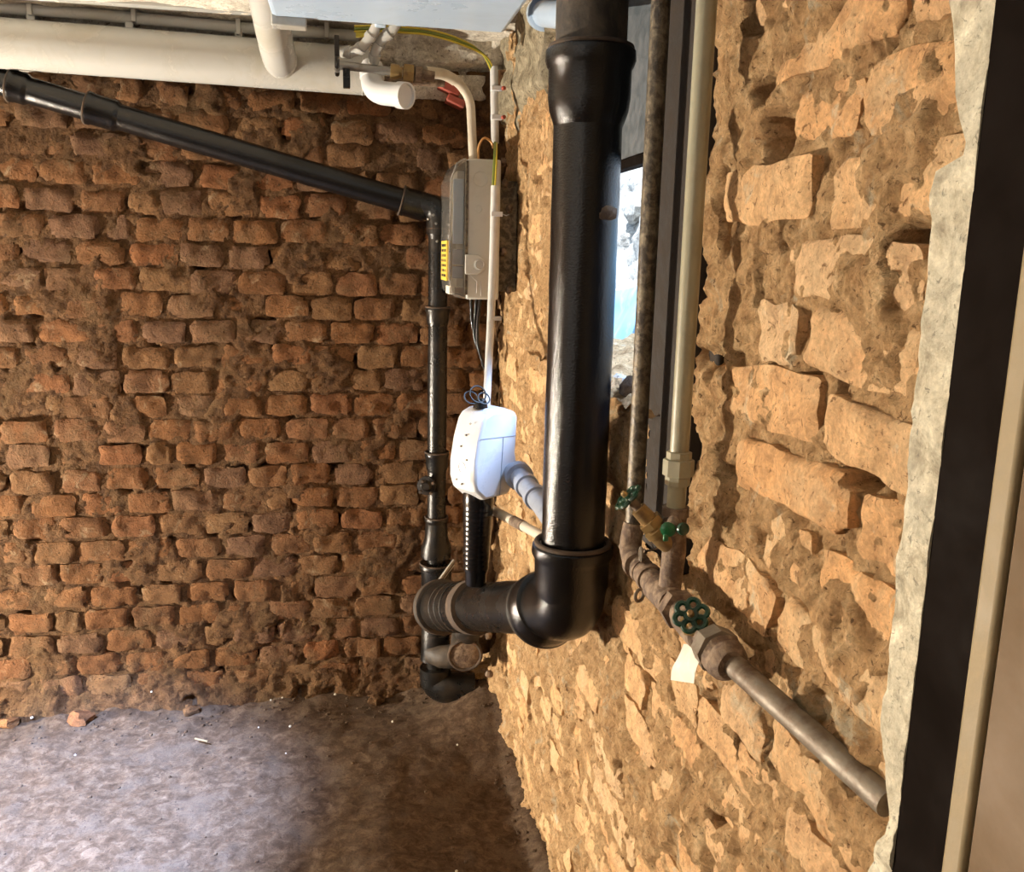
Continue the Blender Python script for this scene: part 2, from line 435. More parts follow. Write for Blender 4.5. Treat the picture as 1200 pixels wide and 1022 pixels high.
for r in range(-1, 27):
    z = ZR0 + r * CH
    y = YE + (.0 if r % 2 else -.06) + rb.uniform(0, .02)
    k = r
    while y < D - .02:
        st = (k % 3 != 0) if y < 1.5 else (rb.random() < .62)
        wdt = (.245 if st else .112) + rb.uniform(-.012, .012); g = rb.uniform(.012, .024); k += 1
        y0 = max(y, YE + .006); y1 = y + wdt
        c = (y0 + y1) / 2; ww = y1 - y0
        if ww > .04 and not (y1 > SHADE_Y[0] and y0 < SHADE_Y[1] and z + CH > .99) and not (y1 > WY0 - .01 and y0 < WY1 + .01 and z + CH > WZ0 + .01 and z < WZ1 - .005) and y1 < D + .02:
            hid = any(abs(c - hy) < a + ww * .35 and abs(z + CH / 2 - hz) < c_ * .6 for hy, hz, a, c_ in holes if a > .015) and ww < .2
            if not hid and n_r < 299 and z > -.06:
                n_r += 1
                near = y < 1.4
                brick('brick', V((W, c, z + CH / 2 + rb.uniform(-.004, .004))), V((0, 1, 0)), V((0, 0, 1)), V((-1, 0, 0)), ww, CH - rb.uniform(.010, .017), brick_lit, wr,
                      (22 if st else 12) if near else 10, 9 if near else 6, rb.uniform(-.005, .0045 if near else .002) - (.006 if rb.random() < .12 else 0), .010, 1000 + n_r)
        y += wdt + g
# solid body of the wall, with the opening splayed outwards
c = M()
X0, X1 = W + .05, W + .32
c.box((X0, YE, -.3), (X1, WY0 - .03, 2.3)); c.box((X0, WY0 - .05, -.3), (X1, 2.9, WZ0 - .03)); c.box((X0, WY0 - .05, WZ1 + .02), (X1, 2.9, 2.3))
c.rings([[V((X0, WY1, WZ0 - .05)), V((X1, WY1 + .75, WZ0 - .05)), V((X1, 3.1, WZ0 - .05)), V((X0, 3.1, WZ0 - .05))],
         [V((X0, WY1, WZ1 + .05)), V((X1, WY1 + .75, WZ1 + .05)), V((X1, 3.1, WZ1 + .05)), V((X0, 3.1, WZ1 + .05))]])
c.build('core', mortar_lit, wr, flat=True)
def sill_f(u, v):
    p = V((u, v, 0)); return (W - .012 + u, v, WZ0 + .004 + .02 * fbm(p * 18, 3) + u * .12)
grid('window_sill', 0, .40, WY0 - .02, WY1 + .30, .012, sill_f, mortar_lit, wr)
def far_rev(u, v):
    p = V((u, 0, v)); t = u; return (W + t - .01 + .012 * fbm(p * 20, 3), WY1 + .02 + t * 2.35 - .02 * fbm(p * 14 + V((1, 2, 3)), 4), v)
grid('window_reveal', 0, .40, WZ0 - .02, WZ1 + .03, .010, far_rev, rubble_m, wr, flip=False)
# plaster strip at the end of the wall
ed = [(2.06, .712), (1.638, .697), (1.569, .672), (1.512, .646), (1.503, .685), (1.35, .679), (1.19, .676), (1.05, .674), (.99, .657), (.965, .642), (.94, .652), (.90, .668), (.6, .69), (-.1, .69)]
def edge_y(z):
    for (za, ya), (zb, yb) in zip(ed, ed[1:]):
        if za >= z >= zb: t = (za - z) / (za - zb); return (ya + (yb - ya) * t) * .966 + .006 * noise.noise(V((z * 30, 1, 1))) + .003 * noise.noise(V((z * 110, 1, 1)))
    return .667
def plast(u, v):
    if u < .01: return (W + .02, YE - .001, v)
    y = YE - .001 + (u - .07) / .93 * (edge_y(v) - YE) if u > .08 else YE - .001
    h = .016 + .0035 * fbm(V((y * 14, 3, v * 14)), 4) - .018 * max(0, (u - .88) / .12) ** 2 - .006 * max(0, (.08 - u) / .08)
    if v < 1.01: h += .004 * fbm(V((y * 50, 3, v * 50)), 3)
    return (W - h, y, v)
o = grid('trim_1', 0, 1, -.1, 2.06, .07, plast, plaster, None, flip=True, stepv=.009); o.data.set_sharp_from_angle(angle=math.radians(40)); structure(o)
# ragged grey plaster left at the top of the wall by the corner
def pat(u, v):
    y = 2.02 + u * .70 ; lo = 1.79 + .06 * noise.noise(V((y * 7, 5, 0))) + .03 * noise.noise(V((y * 22, 5, 0))) + (.14 if y < 2.1 else 0)
    z = 2.05 + (lo - 2.05) * v
    h = .013 + .020 * fbm(V((y * 5, 3, z * 12)), 4) - .03 * max(0, (v - .85) / .15) ** 2 - .05 * max(0, .25 - abs(y - 2.56) * 5)
    return (W - h, y, z)
o = grid('plaster_patch', 0, 1, 0, 1, .015, pat, old_plaster, wr, flip=False, stepv=.03)
def corner(u, v):   # rotten vertical edge of plaster and earth in the corner
    z = .15 + u * 1.80; a = v * PI / 2
    rr = .035 + .030 * fbm(V((v * 2, z * 7, 0)), 4) + .02 * fbm(V((v * 5, z * 22, 4)), 3) + max(0, z - 1.55) * .08
    if z < .45: rr += (.45 - z) * .10
    rr = max(.008, rr)
    return (W + .01 - rr * math.cos(a), D + .01 - rr * math.sin(a) * 1.2, z)
grid('corner_fill', 0, 1, 0, 1, .006, corner, mortar_dim, wr, flip=True, stepv=.08)

# ------------------------------------------------------------------ floor, ceiling, unseen walls
def fl(x, y):
    p = V((x, y, 0))
    z = .014 * fbm(p * 3, 3) + .004 * fbm(p * 14, 4) + .0012 * fbm(p * 50, 2)
    z -= .045 * max(0, min(1, (x - .1) / .3)) * max(0, min(1, (2.5 - y) / .3))
    z += .10 * math.exp(-((x - .43) / .13) ** 2 - ((y - 2.62) / .17) ** 2)
    t = max(0, (y - (D - .10)) / .10); z += .022 * t * t * (1 + noise.noise(p * 16))
    t = max(0, (x - (W - .04)) / .04); z += .02 * min(1, t)
    return (x, y, z)
structure(grid('floor', -1.5, .52, .9, D + .03, .011, fl, dirt))
structure(grid('trim_5', -2.9, -1.5, .9, D + .03, .05, fl, dirt))
o = M().box((-3.0, -2.5, -.3), (1.2, 3.0, -.075)).build('floor_slab', dirt, None, flat=True); o.name = 'trim_3'; structure(o)
def fl2(x, y): return (x, y, .01 * fbm(V((x, y, 0)) * 3, 3))
def cl(x, y):
    p = V((x, y, 1)); return (x, y, 2.035 + .012 * fbm(p * 5, 4) + .004 * fbm(p * 30, 2))
ceil_ = hold('ceiling')
grid('plaster_skin', -2.9, .6, .6, D + .05, .022, cl, white_plaster, ceil_, flip=True)
M().box((-3.0, -2.5, 2.06), (.80, 3.0, 2.3)).build('slab', white_plaster, ceil_, flat=True)
lw = M().box((-3.0, -2.5, -.3), (-2.9, 3.0, 2.3)).build('wall_left', mortar_dim, None, flat=True); structure(lw)
lw = M().box((-3.0, -2.6, -.3), (1.2, -2.5, 2.3)).build('wall_front', mortar_dim, None, flat=True); structure(lw)
lw = M().box((-2.9, -2.5, -.074), (-1.5, D + .05, .0)).box((-1.5, -2.5, -.074), (1.0, .9, 0)).build('trim_4', dirt, None, flat=True); structure(lw)
# white plastered band along the head of the back wall
def band(u, v):
    x = -2.9 + u * 3.4; p = V((x, 0, v * .2))
    lo = 1.885 + .010 * noise.noise(V((x * 9, 0, 0))) - (.02 if x > .15 else 0)
    z = lo + (2.05 - lo) * v
    h = .018 + .024 * v + .018 * fbm(V((x * 10, z * 14, 2)), 4) + .006 * fbm(V((x * 50, z * 50, 2)), 2) - .03 * max(0, (.12 - v) / .12) ** 2
    if abs(z - 1.957 + .02 * noise.noise(V((x * 5, 2, 2)))) < .010: h -= .045
    return (x, D - h, z)
structure(grid('trim_2', 0, 1, 0, 1, .003, band, white_plaster, None, stepv=.04))

# ------------------------------------------------------------------ window: dark strip in place of the pipe's shadow, sheet in the upper light, what is outside
win = hold('window_1')
M().box((W + .0, SHADE_Y[0], .98), (W + .03, 1.358, 2.05)).box((W + .022, SHADE_Y[0] - .035, .98), (W + .04, SHADE_Y[0] + .01, 2.05)).build('dark_upright', shadow_strip_m, win, bevel=.006)  # dark board added where the vertical pipe's shadow falls
sh0 = P(735, 172, 1.50); 
M().box((W + .035, WY0, 1.605), (W + .043, WY1 + .02, 1.98)).build('upper_panel', grey_sheet, win)
M().box((W + .025, WY0, 1.588), (W + .05, WY1 + .03, 1.606)).build('glazing_bar', frame_dark, win, bevel=.003)

# ------------------------------------------------------------------ door beside the camera
dr = hold('door_1')
M().box((W - .0145, .540, -.07), (W + .09, YE - .0003, 2.06)).build('dark_upright', frame_dark, dr)
M().box((W - .020, .5240, -.07), (W + .03, .5460, 2.06)).build('edge_strip', trim_m, dr, bevel=.004)
M().box((W - .014, .5200, -.07), (W + .05, .5242, 2.06)).build('rebate', frame_dark, dr)
M().box((W - .018, -.30, -.07), (W + .03, .5202, 2.06)).build('door_leaf', panel_m, dr, bevel=.002)
M().box((W + .02, -2.5, -.3), (W + .25, -.25, 2.3)).box((W + .095, -.3, -.3), (W + .25, YE - .002, 2.3)).build('wall_front_return', white_plaster, wr, flat=True)

# ------------------------------------------------------------------ big soil pipe
PXx, PYy = .392, 1.47
rp = .0555
sp = thing('soil_pipe', (PXx, PYy, .75), 'thick glossy black soil pipe standing before the window and turning to an elbow', 'pipe')
d2 = (P(515, 703, 2.22) - V((PXx, PYy, .835)))
dn = d2.normalized()
zs1, zs2 = 1.755, .935
def vpipe(z0, z1, prof): return M().lathe((PXx, PYy, z0), (0, 0, 1), prof, 40, wob=.0012)
M().lathe((PXx, PYy, .86), (0, 0, 1), [(t * .84 / 24, rp) for t in range(25)], 40, wob=.0012).build('shaft', black, sp)
o = M().lathe((PXx, PYy, zs1), (0, 0, -1), [(-.0, .050), (0, .067), (.004, .0715), (.018, .0725), (.028, .069), (.032, .0665), (.075, .066), (.095, .064), (.112, .0575), (.118, .0555)], 44, wob=.001).build('upper_socket', black, sp)
M().torus((PXx, PYy, zs1 + .001), (0, 0, 1), .064, .005, 40, 8).build('socket_rim', rim_m, o)
bend_pts = fillet([V((PXx, PYy, zs1 - .03)), V((PXx, PYy, 1.90)), V((PXx + .04, PYy + .045, 2.0)), V((PXx + .10, PYy + .10, 2.20))], .08, 8)
M().tube(bend_pts, [.0565] * len(bend_pts), 40, wob=.003).build('upper_bend', paint('dusty_iron_bend', (.028, .021, .015), .65, (.13, .10, .065), 14, .42, .66, bump=.5, bs=60), sp)
o = M().lathe((PXx, PYy, zs2), (0, 0, -1), [(0, .050), (.0, .066), (.004, .0715), (.018, .072), (.024, .069), (.03, .0665), (.075, .0655), (.09, .062), (.11, .058)], 44, wob=.001).build('lower_socket', black, sp)
M().torus((PXx, PYy, zs2 + .001), (0, 0, 1), .064, .0048, 40, 8).build('socket_rim', rim_m, o)
e0 = V((PXx, PYy, .88)); e1 = V((PXx, PYy, .815)); e2 = e1 + dn * .13
ep = fillet([e0, e1 + V((0, 0, .0)), e2], .075, 14)
M().tube(ep, [.0615] * len(ep), 40, wob=.001).build('elbow', black, sp)
cn = (dn + V((0, 0, -.35))).normalized()
cc = e1 + dn * .105
o = M().lathe(cc - cn * .02, cn, [(0, .058), (.004, .067), (.016, .0725), (.040, .0735), (.044, .071), (.044, .056)], 44, wob=.001).build('elbow_collar', black, sp)
M().torus(cc + cn * .0245, cn, .0715, .003, 44, 6).build('collar_rim', dusty, o)
hs = e1 + dn * .06; L = (P(515, 703, 2.22) - hs).length
M().tube([hs + dn * L * t / 10 for t in range(11)], .0545, 36, wob=.0015).build('sloping_pipe', black_dusty, sp)
kk = lambda t: hs + dn * L * t
M().lathe(kk(.60), dn, [(0, .055), (.003, .064), (.045, .0645), (.055, .055)], 36, wob=.001).build('coupling_band', rim_m, sp)
M().lathe(kk(.66), dn, [(0, .055), (.003, .060), (L * .33, .062), (L * .33 + .003, .056)] , 36, wob=.001).build('coupling_sleeve', black_dusty, sp)
tr = M()
for t in (.74, .80, .86): tr.torus(kk(t), dn, .0615, .0016, 36, 6)
tr.build_split('sleeve_ridge', dusty, sp)
o = M().lathe(kk(.965), dn, [(0, .060), (.004, .070), (.02, .0725), (.032, .072), (.036, .058)], 40, wob=.001).build('end_flange', dusty, sp)
M().torus(kk(.965) + dn * .008, dn, .0695, .0035, 40, 6).build('flange_rim', rim_m, o)
# lump of mortar stuck on the shaft
M().rock(P(708, 250, 1.425), .022, .012, .013, 5, 10, 6, .5).build('mortar_splash', rust, sp)

# ------------------------------------------------------------------ corner stack
SX, SY = .272, 2.655
st = thing('waste_stack', (SX, SY, .05), 'slim black cast iron waste stack with sockets standing in the corner', 'pipe')
def sz(py): return P(510, py, SY).z
zt = sz(262)
M().lathe((SX, SY, .10), (0, 0, 1), [(t * (zt - .10) / 14, .0285) for t in range(15)], 28, wob=.001).build('shaft', black_dusty, st)
def bell(py, hgt, r, name='socket', mat=black_dusty, rim=True):
    z = sz(py)
    o = M().lathe((SX, SY, z), (0, 0, -1), [(0, .024), (0, r * .96), (.004, r), (.012, r), (.016, r * .93), (hgt * .7, r * .90), (hgt, .029)], 28, wob=.0008).build(name, mat, st)
    if rim: M().torus((SX, SY, z), (0, 0, 1), r * .95, .003, 28, 6).build('socket_rim', rim_m, o)
bell(268, .03, .033); bell(360, .055, .0365); bell(530, .06, .0375); bell(606, .03, .036); bell(660, .12, .052); bell(741, .10, .044)
z = sz(652)
M().lathe((SX, SY, z), (0, 0, 1), [(0, .047), (.03, .047), (.06, .036), (.11, .033), (.115, .029)], 28, wob=.002).build('reducer', black_dusty, st)
M().lathe((SX, SY, .30), (0, 0, -1), [(0, .036), (.02, .044), (.10, .046), (.13, .05)], 28, wob=.003).build('branch_body', black_dusty, st)
c0 = P(497, 570, SY - .045)
o = M().lathe(c0 + V((.02, .04, 0)), V((-.35, -1, 0)), [(0, .016), (.028, .018), (.028, .029), (.040, .029), (.042, .018), (.052, .012)], 22, wob=.001).build('access_cap', black_dusty, st)
bt = M()
for a in range(4):
    q = c0 + V((.008, 0, 0)) + V((math.cos(a * PI / 2 + .6) * .023, -.01, math.sin(a * PI / 2 + .6) * .023)); bt.lathe(q, (-.35, -1, 0), [(0, .005), (.010, .005)], 6)
bt.build_split('cap_bolt', rim_m, o)
ft = [V((SX, SY, .14)), V((SX, SY, .085)), V((SX + .03, SY - .02, .075)), V((SX + .12, SY - .03, .07))]
M().tube(fillet(ft, .05), .050, 28, wob=.002).build('foot_bend', black_dusty, st)
# clean-out branch beside the stack
co = thing('cleanout_fitting', P(545, 768, 2.52), 'dusty round-capped cleanout fitting sitting low in the corner beneath the sloping pipe', 'pipe fitting')
cp = P(545, 768, 2.48); cd = V((-.12, -1, -.05)).normalized()
M().lathe(cp - cd * .13, cd, [(0, .040), (.03, .043), (.10, .043), (.105, .050), (.125, .051), (.128, .047), (.130, .044)], 32, wob=.002).build('body', dusty, co)
M().torus(cp, cd, .048, .005, 32, 8).build('cap_rim', rim_m, co)
M().lathe(cp - cd * .006, cd, [(0, .045), (.006, .0445), (.008, .040), (.009, .010)], 32, wob=.003).build('cap', rust, co)
M().lathe(P(548, 735, 2.52), V((-.1, -.8, -.25)), [(-.07, .030), (-.02, .040), (.02, .041), (.045, .034), (.055, .018)], 24, wob=.003).build('upper_boss', dusty, co)
M().tube(fillet([P(545, 768, 2.58), P(520, 770, 2.60), P(508, 765, 2.64)], .03), [.036] * 11, 24, wob=.003).build('side_neck', dusty, co)
M().rock(P(573, 790, 2.46), .012, .012, .012, 3).rock(P(572, 745, 2.47), .012, .010, .014, 8).build_split('clamp_ear', rust, co)

# strip of lead and wire wrapped over the stack
lw_ = thing('wire_strap', P(513, 682, 2.58), 'grey twisted wire strap slanting across the black stack above the pipe socket', 'strap')
for k in range(3):
    M().tube([P(496 + k * 2, 700 + k * 2, 2.60), P(512, 684 + k * 2, 2.575), P(532, 656 + k * 3, 2.60)], .0045 - k * .0008, 8, wob=.002).build('wire', (steel, dusty, steel)[k], lw_)

# ------------------------------------------------------------------ sloping black waste pipe on the back wall
yd = 2.675
dp = thing('sloping_waste_pipe', P(250, 170, yd), 'long black waste pipe sloping down across the dim brick wall to the corner stack', 'pipe')
A, B = P(-40, 84, yd), P(505, 245, yd)
da = (B - A).normalized(); Ld = (B - A).length
M().tube([A + da * Ld * t / 16 for t in range(-3, 17)], .0345, 24, wob=.0008).build('shaft', black, dp)
def coup(px, py, ln, r, nm):
    q = P(px, py, yd); t = (q - A).dot(da); q = A + da * t
    o = M().lathe(q - da * ln / 2, da, [(0, .033), (0, r), (.010, r), (.013, r * .95), (ln - .013, r * .95), (ln - .010, r * .93), (ln, .034)], 26, wob=.001).build(nm, black, dp)
    M().torus(q - da * ln / 2, da, r * .96, .003, 26, 6).build('socket_rim', rim_m, o)
coup(24, 103, .05, .043, 'coupling'); coup(122, 131, .085, .043, 'coupling'); coup(487, 238, .08, .043, 'end_socket')
el = fillet([B - da * .05, V((SX, SY, B.z + .005)), V((SX, SY, zt - .03))], .05, 8)
M().tube(el, .034, 24, wob=.001).build('corner_elbow', black_dusty, dp)
sm = M()
for px, py in ((508, 252), (511, 262), (512, 283), (502, 257)): sm.rock(P(px, py, 2.60), .004, .004, .004, px)
sm.build_split('paint_drip', steel, dp)

# ------------------------------------------------------------------ white pipes under the ceiling
yw = 2.645
wp = thing('white_main_pipe', P(200, 65, yw), 'thick white painted pipe running along the head of the back wall', 'pipe')
A, B = P(-60, 46, yw), P(432, 84, yw)
M().tube([lerp(A, B, t / 12) for t in range(-22, 13)], .062, 40, wob=.0006).build('shaft', white_paint, wp)
M().torus(lerp(A, B, .985), B - A, .061, .003, 32, 6).build('end_rim', white_paint, wp)
# diagonal branch
db = thing('white_branch_pipe', P(315, 30, 2.4), 'short white painted branch pipe dropping from the ceiling onto the thick white pipe', 'pipe')
pts = fillet([P(306, -60, 2.20) + V((-.01, -.02, .12)), P(306, -60, 2.20), P(314, 5, 2.38), P(326, 64, 2.52), P(330, 74, 2.62)], .06, 6)
M().tube(pts, [.044] * len(pts), 32, wob=.0006).build('shaft', white_paint, db)
# pale box duct
du = thing('ceiling_duct', P(470, 0, 2.1), 'broad white painted duct, tinted with blue daylight, under the ceiling', 'duct')
a0, a1 = P(318, 21, 2.12), P(592, 17, 2.12)
zz = a0.z
M().box((a0.x, .60, zz), (a1.x, 2.12, 2.04)).build('duct_body', daylit_white, du, bevel=.012)
q = P(338, 26, 2.12); M().box((q.x - .035, 2.10, q.z - .012), (q.x + .038, 2.14, q.z + .016)).build('end_bracket', white_paint, du, bevel=.003)
# cable conduit + clips
cc_ = thing('white_conduit_run', P(200, 30, 2.66), 'thin white conduit clipped in line above the thick white pipe', 'conduit')
yc = 2.655
M().tube([lerp(P(-40, 6, yc), P(100, 16, yc), -5), P(-40, 6, yc), P(100, 16, yc), P(200, 25, yc), P(300, 34, yc), P(420, 42, yc)], .0150, 16).build('tube', white_paint, cc_)
for px, py in ((37, 10), (158, 18), (280, 33), (383, 37)):
    q = P(px, py, yc); M().box((q.x - .006, yc - .024, q.z - .020), (q.x + .006, yc + .03, q.z + .020)).build('clip', white_paint, cc_, bevel=.002)
for px, py in ((37, 25), (152, 34), (280, 43)):
    q = P(px, py, yc); M().box((q.x - .010, yc - .008, q.z - .012), (q.x + .010, yc + .05, q.z + .018)).build('bracket', white_paint, cc_, bevel=.002)
# second white strip (broken batten)
bt_ = thing('white_batten', P(200, 5, 2.5), 'narrow white painted batten running just under the ceiling edge', 'batten')
A, B = P(-60, -4, 2.60), P(300, 17, 2.60)
M().box((-2.88, 2.57, B.z - .004), (B.x, 2.61, B.z + .012)).build('board', white_paint, bt_, bevel=.003)

# flexible white pipes
for i, (pp, lb) in enumerate((([(446, 18), (440, 34), (428, 52), (418, 60), (400, 62)], 'thin bent white pipe with joints curling to the steel pipe, nearer the conduit'),
                              ([(470, 16), (462, 34), (448, 46), (440, 58), (438, 74)], 'thin bent white pipe with joints dropping beside its twin, nearer the corner'))):
    t = thing('bent_white_pipe', P(pp[2][0], pp[2][1], 2.36), lb, 'pipe')
    pts = fillet([P(x, y, 2.36 + .02 * k) for k, (x, y) in enumerate(pp)], .02, 4)
    M().tube(pts, .0125, 16).build('tube', white_paint, t)
    for k in (1, 2, 3):
        a = P(*pp[k], 2.36 + .02 * k); b2 = P(*pp[k + 1], 2.38 + .02 * k); d = (b2 - a).normalized()
        M().lathe(lerp(a, b2, .35), d, [(0, .0125), (0, .0155), (.012, .0155), (.012, .0125)], 16).build('joint', white_paint, t)
    q = P(pp[0][0], pp[0][1] + 4, 2.35)
    M().box((q.x - .014, 2.34, q.z - .018), (q.x + .014, 2.365, q.z + .030)).build('wall_plate', daylit_white, t, bevel=.004)

# steel pipe, union and bracket
sl = thing('steel_water_pipe', P(430, 80, 2.42), 'short grey steel pipe with brass union ending in a black clamp', 'pipe')
A, B = P(396, 76, 2.42), P(462, 84, 2.42)
M().tube([A, B], .0105, 16).build('tube', steel, sl)
d = (B - A).normalized()
M().lathe(B - d * .01, d, [(0, .011), (0, .018), (.010, .019), (.022, .0175), (.022, .014), (.030, .014)], 16).build('threaded_end', brass, sl)
M().lathe(B + d * .022, d, [(0, .016), (.002, .023), (.026, .023), (.028, .016)], 6).build('union_nut', brass, sl, flat=True)
M().lathe(B + d * .052, d, [(0, .015), (.001, .021), (.018, .021), (.020, .015), (.05, .013)], 6).build('union_nut', rust, sl, flat=True)
q = P(395, 77, 2.41)
M().torus(q, (1, 0, 0), .020, .006, 20, 8).build('clamp_ring', black, sl)
M().box((q.x - .006, q.y - .01, q.z + .018), (q.x + .006, q.y + .01, q.z + .07)).box((q.x + .014, q.y, q.z - .05), (q.x + .032, q.y + .02, q.z - .005)).build_split('clamp_bracket', black_dusty, sl, bevel=.002)
M().lathe(q + V((0, -.012, -.012)), (0, -1, 0), [(0, .008), (.008, .008), (.010, .005)], 10).build('clamp_bolt', steel, sl)
# lower dark pipe behind the union
M().tube([P(440, 94, 2.52), P(520, 97, 2.56)], .011, 14).build('back_tube', rust, sl)

# white waste elbow
we = thing('white_waste_elbow', P(437, 100, 2.45), 'white plastic waste elbow turning outward below the steel pipe', 'pipe fitting')
pts = fillet([P(436, 78, 2.52), P(436, 108, 2.46), P(474, 112, 2.38)], .05, 10)
M().tube(pts, [.029] * len(pts), 28).build('bend', white_pl, we)
d = (pts[-1] - pts[-2]).normalized()
M().lathe(pts[-1] - d * .018, d, [(0, .029), (0, .0325), (.026, .0325), (.026, .028), (.004, .027)], 28).build('socket', white_pl, we)
M().lathe(P(436, 92, 2.49), V((0, .3, 1)), [(0, .029), (0, .032), (.02, .032), (.02, .029)], 28).build('collar', white_pl, we)

# beige conduit down to the box
bc = thing('beige_conduit', P(553, 130, 2.5), 'dirty beige conduit curving down from the union into the grey meter box', 'conduit')
pts = fillet([P(498, 84, 2.46), P(528, 88, 2.50), P(551, 112, 2.52), P(555, 195, 2.50)], .06, 8)
M().tube(pts, [.012] * len(pts), 18, wob=.001).build('tube', beige_pl, bc)
M().tube(pts[:8], [.014] * 8, 18, wob=.002).build('sleeve', beige_pl, bc)

# red bricks / wedge behind the beige conduit
for i, (px, py, w_, h_) in enumerate(((527, 103, .065, .030), (534, 119, .055, .022))):
    q = P(px, py, 2.70)
    m_ = Matrix.Translation(q) @ Matrix.Rotation(.38, 4, 'Y')
    o = M().box((-w_ / 2, -.02, -h_ / 2), (w_ / 2, .04, h_ / 2), m_).build('red_brick_shard', red_m, None, bevel=.004)
    tag(o, ('red painted brick shard wedged behind the beige conduit, upper one', 'red painted brick shard wedged behind the beige conduit, lower one')[i], 'brick shard', 'red brick shards')

# earth wires
ew = thing('earth_wire', P(520, 45, 2.40), 'yellow and green striped earth wire arching over to the white conduit', 'wire')
base = [(415, 34, 2.42), (440, 33, 2.42), (470, 35, 2.42), (500, 37, 2.42), (530, 45, 2.44), (556, 56, 2.46), (570, 66, 2.48), (577, 82, 2.50)]
for k, (off, mt, rd) in enumerate(((0, earth_g, .0035), (-3.0, earth_y, .0026), (3.2, earth_y, .0024))):
    M().tube(fillet([P(x - (off * .6 if i > 4 else 0), y - off * (1 if i < 6 else .2), yy) for i, (x, y, yy) in enumerate(base)], .03, 5), rd, 10).build('strand', mt, ew)
bl = M().box(tuple(P(417, 44, 2.43)), tuple(P(430, 31, 2.41) + V((0, .01, 0)))); bl.build('yellow_tape', earth_y, ew)

wc = thing('white_cable_conduit', P(578, 125, 2.5), 'short white cable conduit with small clips hanging in the corner above the meter box', 'conduit')
M().tube([P(579, 78, 2.50), P(580, 168, 2.50)], .0110, 18).build('tube', conduit_m, wc)
for py in (104, 138):
    q = P(581, py, 2.49)
    M().box((q.x - .013, q.y - .014, q.z - .006), (q.x + .016, q.y + .006, q.z + .006)).build('clip', white_pl, wc, bevel=.001)
    M().lathe(q + V((.016, -.01, 0)), (.4, -1, 0), [(0, .0055), (.010, .0055)], 8).build('screw', red_m, wc)
wv = thing('exposed_earth_wire', P(578, 190, 2.45), 'bare green and yellow wire between the two white conduits', 'wire')
M().tube([P(580, 166, 2.50), P(580, 184, 2.404), P(578, 222, 2.38)], .0042, 10).build('green_strand', earth_g, wv)
M().tube([P(582, 166, 2.50), P(582, 184, 2.400), P(580, 222, 2.375)], .0024, 10).build('yellow_strand', earth_y, wv)
lp = M().tube(fillet([P(561, 192, 2.46), P(560, 172, 2.46), P(567, 160, 2.46), P(576, 166, 2.47), P(578, 174, 2.47)], .02, 6), .0030, 10).build('orange_wire_loop', orange_w, None)
tag(lp, 'small loop of orange wire rising from the top of the meter box', 'wire')
c2 = thing('white_drop_conduit', P(575, 340, 2.33), 'long slim white conduit running down past the meter box to the white control head', 'conduit')
M().tube([P(580, 218, 2.36), P(578, 300, 2.34), P(575, 380, 2.25), P(570, 478, 1.95)], [.0105, .0105, .0100, .0085], 18).build('tube', conduit_m, c2)
q = P(583, 251, 2.35); M().box((q.x - .018, q.y - .010, q.z - .006), (q.x + .012, q.y + .006, q.z + .006)).build('clip', white_pl, c2, bevel=.001)
M().tube([q + V((.012, -.005, 0)), q + V((.022, -.01, -.004)), q + V((.028, -.01, 0))], .0015, 6).build('nail', steel, c2)
q = P(577, 373, 2.26); M().box((q.x - .005, q.y - .012, q.z - .005), (q.x + .022, q.y + .004, q.z + .005)).build('clip', conduit_m, c2, bevel=.001)

# ------------------------------------------------------------------ electrical box
eb = thing('meter_box', P(552, 270, 2.5), 'grey plastic electrical meter box with clear front cover hanging by the corner', 'electrical box')
Y0, Y1 = 2.42, 2.665
def zx(px, py): p = P(px, py, Y0); return (p.x, p.z)
top = P(560, 186, Y0).z; bot = P(560, 351, Y0).z
xa, xb, xc = P(545, 270, Y0).x, P(547, 270, Y0).x, P(586, 270, Y0).x
M().box((xb, Y0, bot), (xc, Y1, top)).build('body', grey_pl, eb, bevel=.006, seg=3)
xf = P(529, 270, Y0).x
prof = [(xb, top - .0), (xb - .01, top), (xf + .012, top - .012), (xf - .004, top - .055), (xf - .006, bot + .06), (xf, bot + .018), (xf + .012, bot + .006), (xb, bot)]
M().prism([(x, Y0 + .004, z) for x, z in prof], (0, Y1 - Y0 - .008, 0)).build('clear_cover', clear, eb, bevel=.004)
M().box((xf + .016, Y0 + .02, bot + .03), (xb - .002, Y1 - .02, top - .03)).build('inner_panel', grey_pl, eb, bevel=.003)
for k, (z0, z1) in enumerate(((.40, .86), (.15, .24), (.25, .36))):
    za, zb_ = bot + (top - bot) * z0, bot + (top - bot) * z1
    M().box((xf + .006, Y0 + .014, za), (xb - .006, Y0 + .021, zb_)).build('breaker_row', (daylit_white, blue_grey, blue_grey)[k], eb, bevel=.002)
M().box((xb - .004, Y0 - .003, bot + .012), (xb + .003, Y1, top - .006)).build('lid_seam', steel_dark, eb)
def ring_on(px, py, rad, nm, fill=False):
    q = P(px, py, Y0); q.y = Y0 - .0005
    m_ = M().torus(q, (0, -1, 0), rad, .0013, 26, 6)
    m_.build(nm, grey_pl if not fill else grey_pl, eb)
ring_on(563, 210, .019, 'knockout_ring'); ring_on(561, 245, .0085, 'knockout_ring')
q = P(557, 310, Y0); o = M()
m_ = [(q.x - .028, Y0 - .001, q.z + .026), (q.x + .008, Y0 - .001, q.z + .026), (q.x + .026, Y0 - .001, q.z + .012), (q.x + .029, Y0 - .001, q.z), (q.x + .026, Y0 - .001, q.z - .014), (q.x + .008, Y0 - .001, q.z - .026), (q.x - .028, Y0 - .001, q.z - .026)]
o.prism(m_, (0, -.005, 0)).build('latch_plate', grey_pl, eb, bevel=.002)
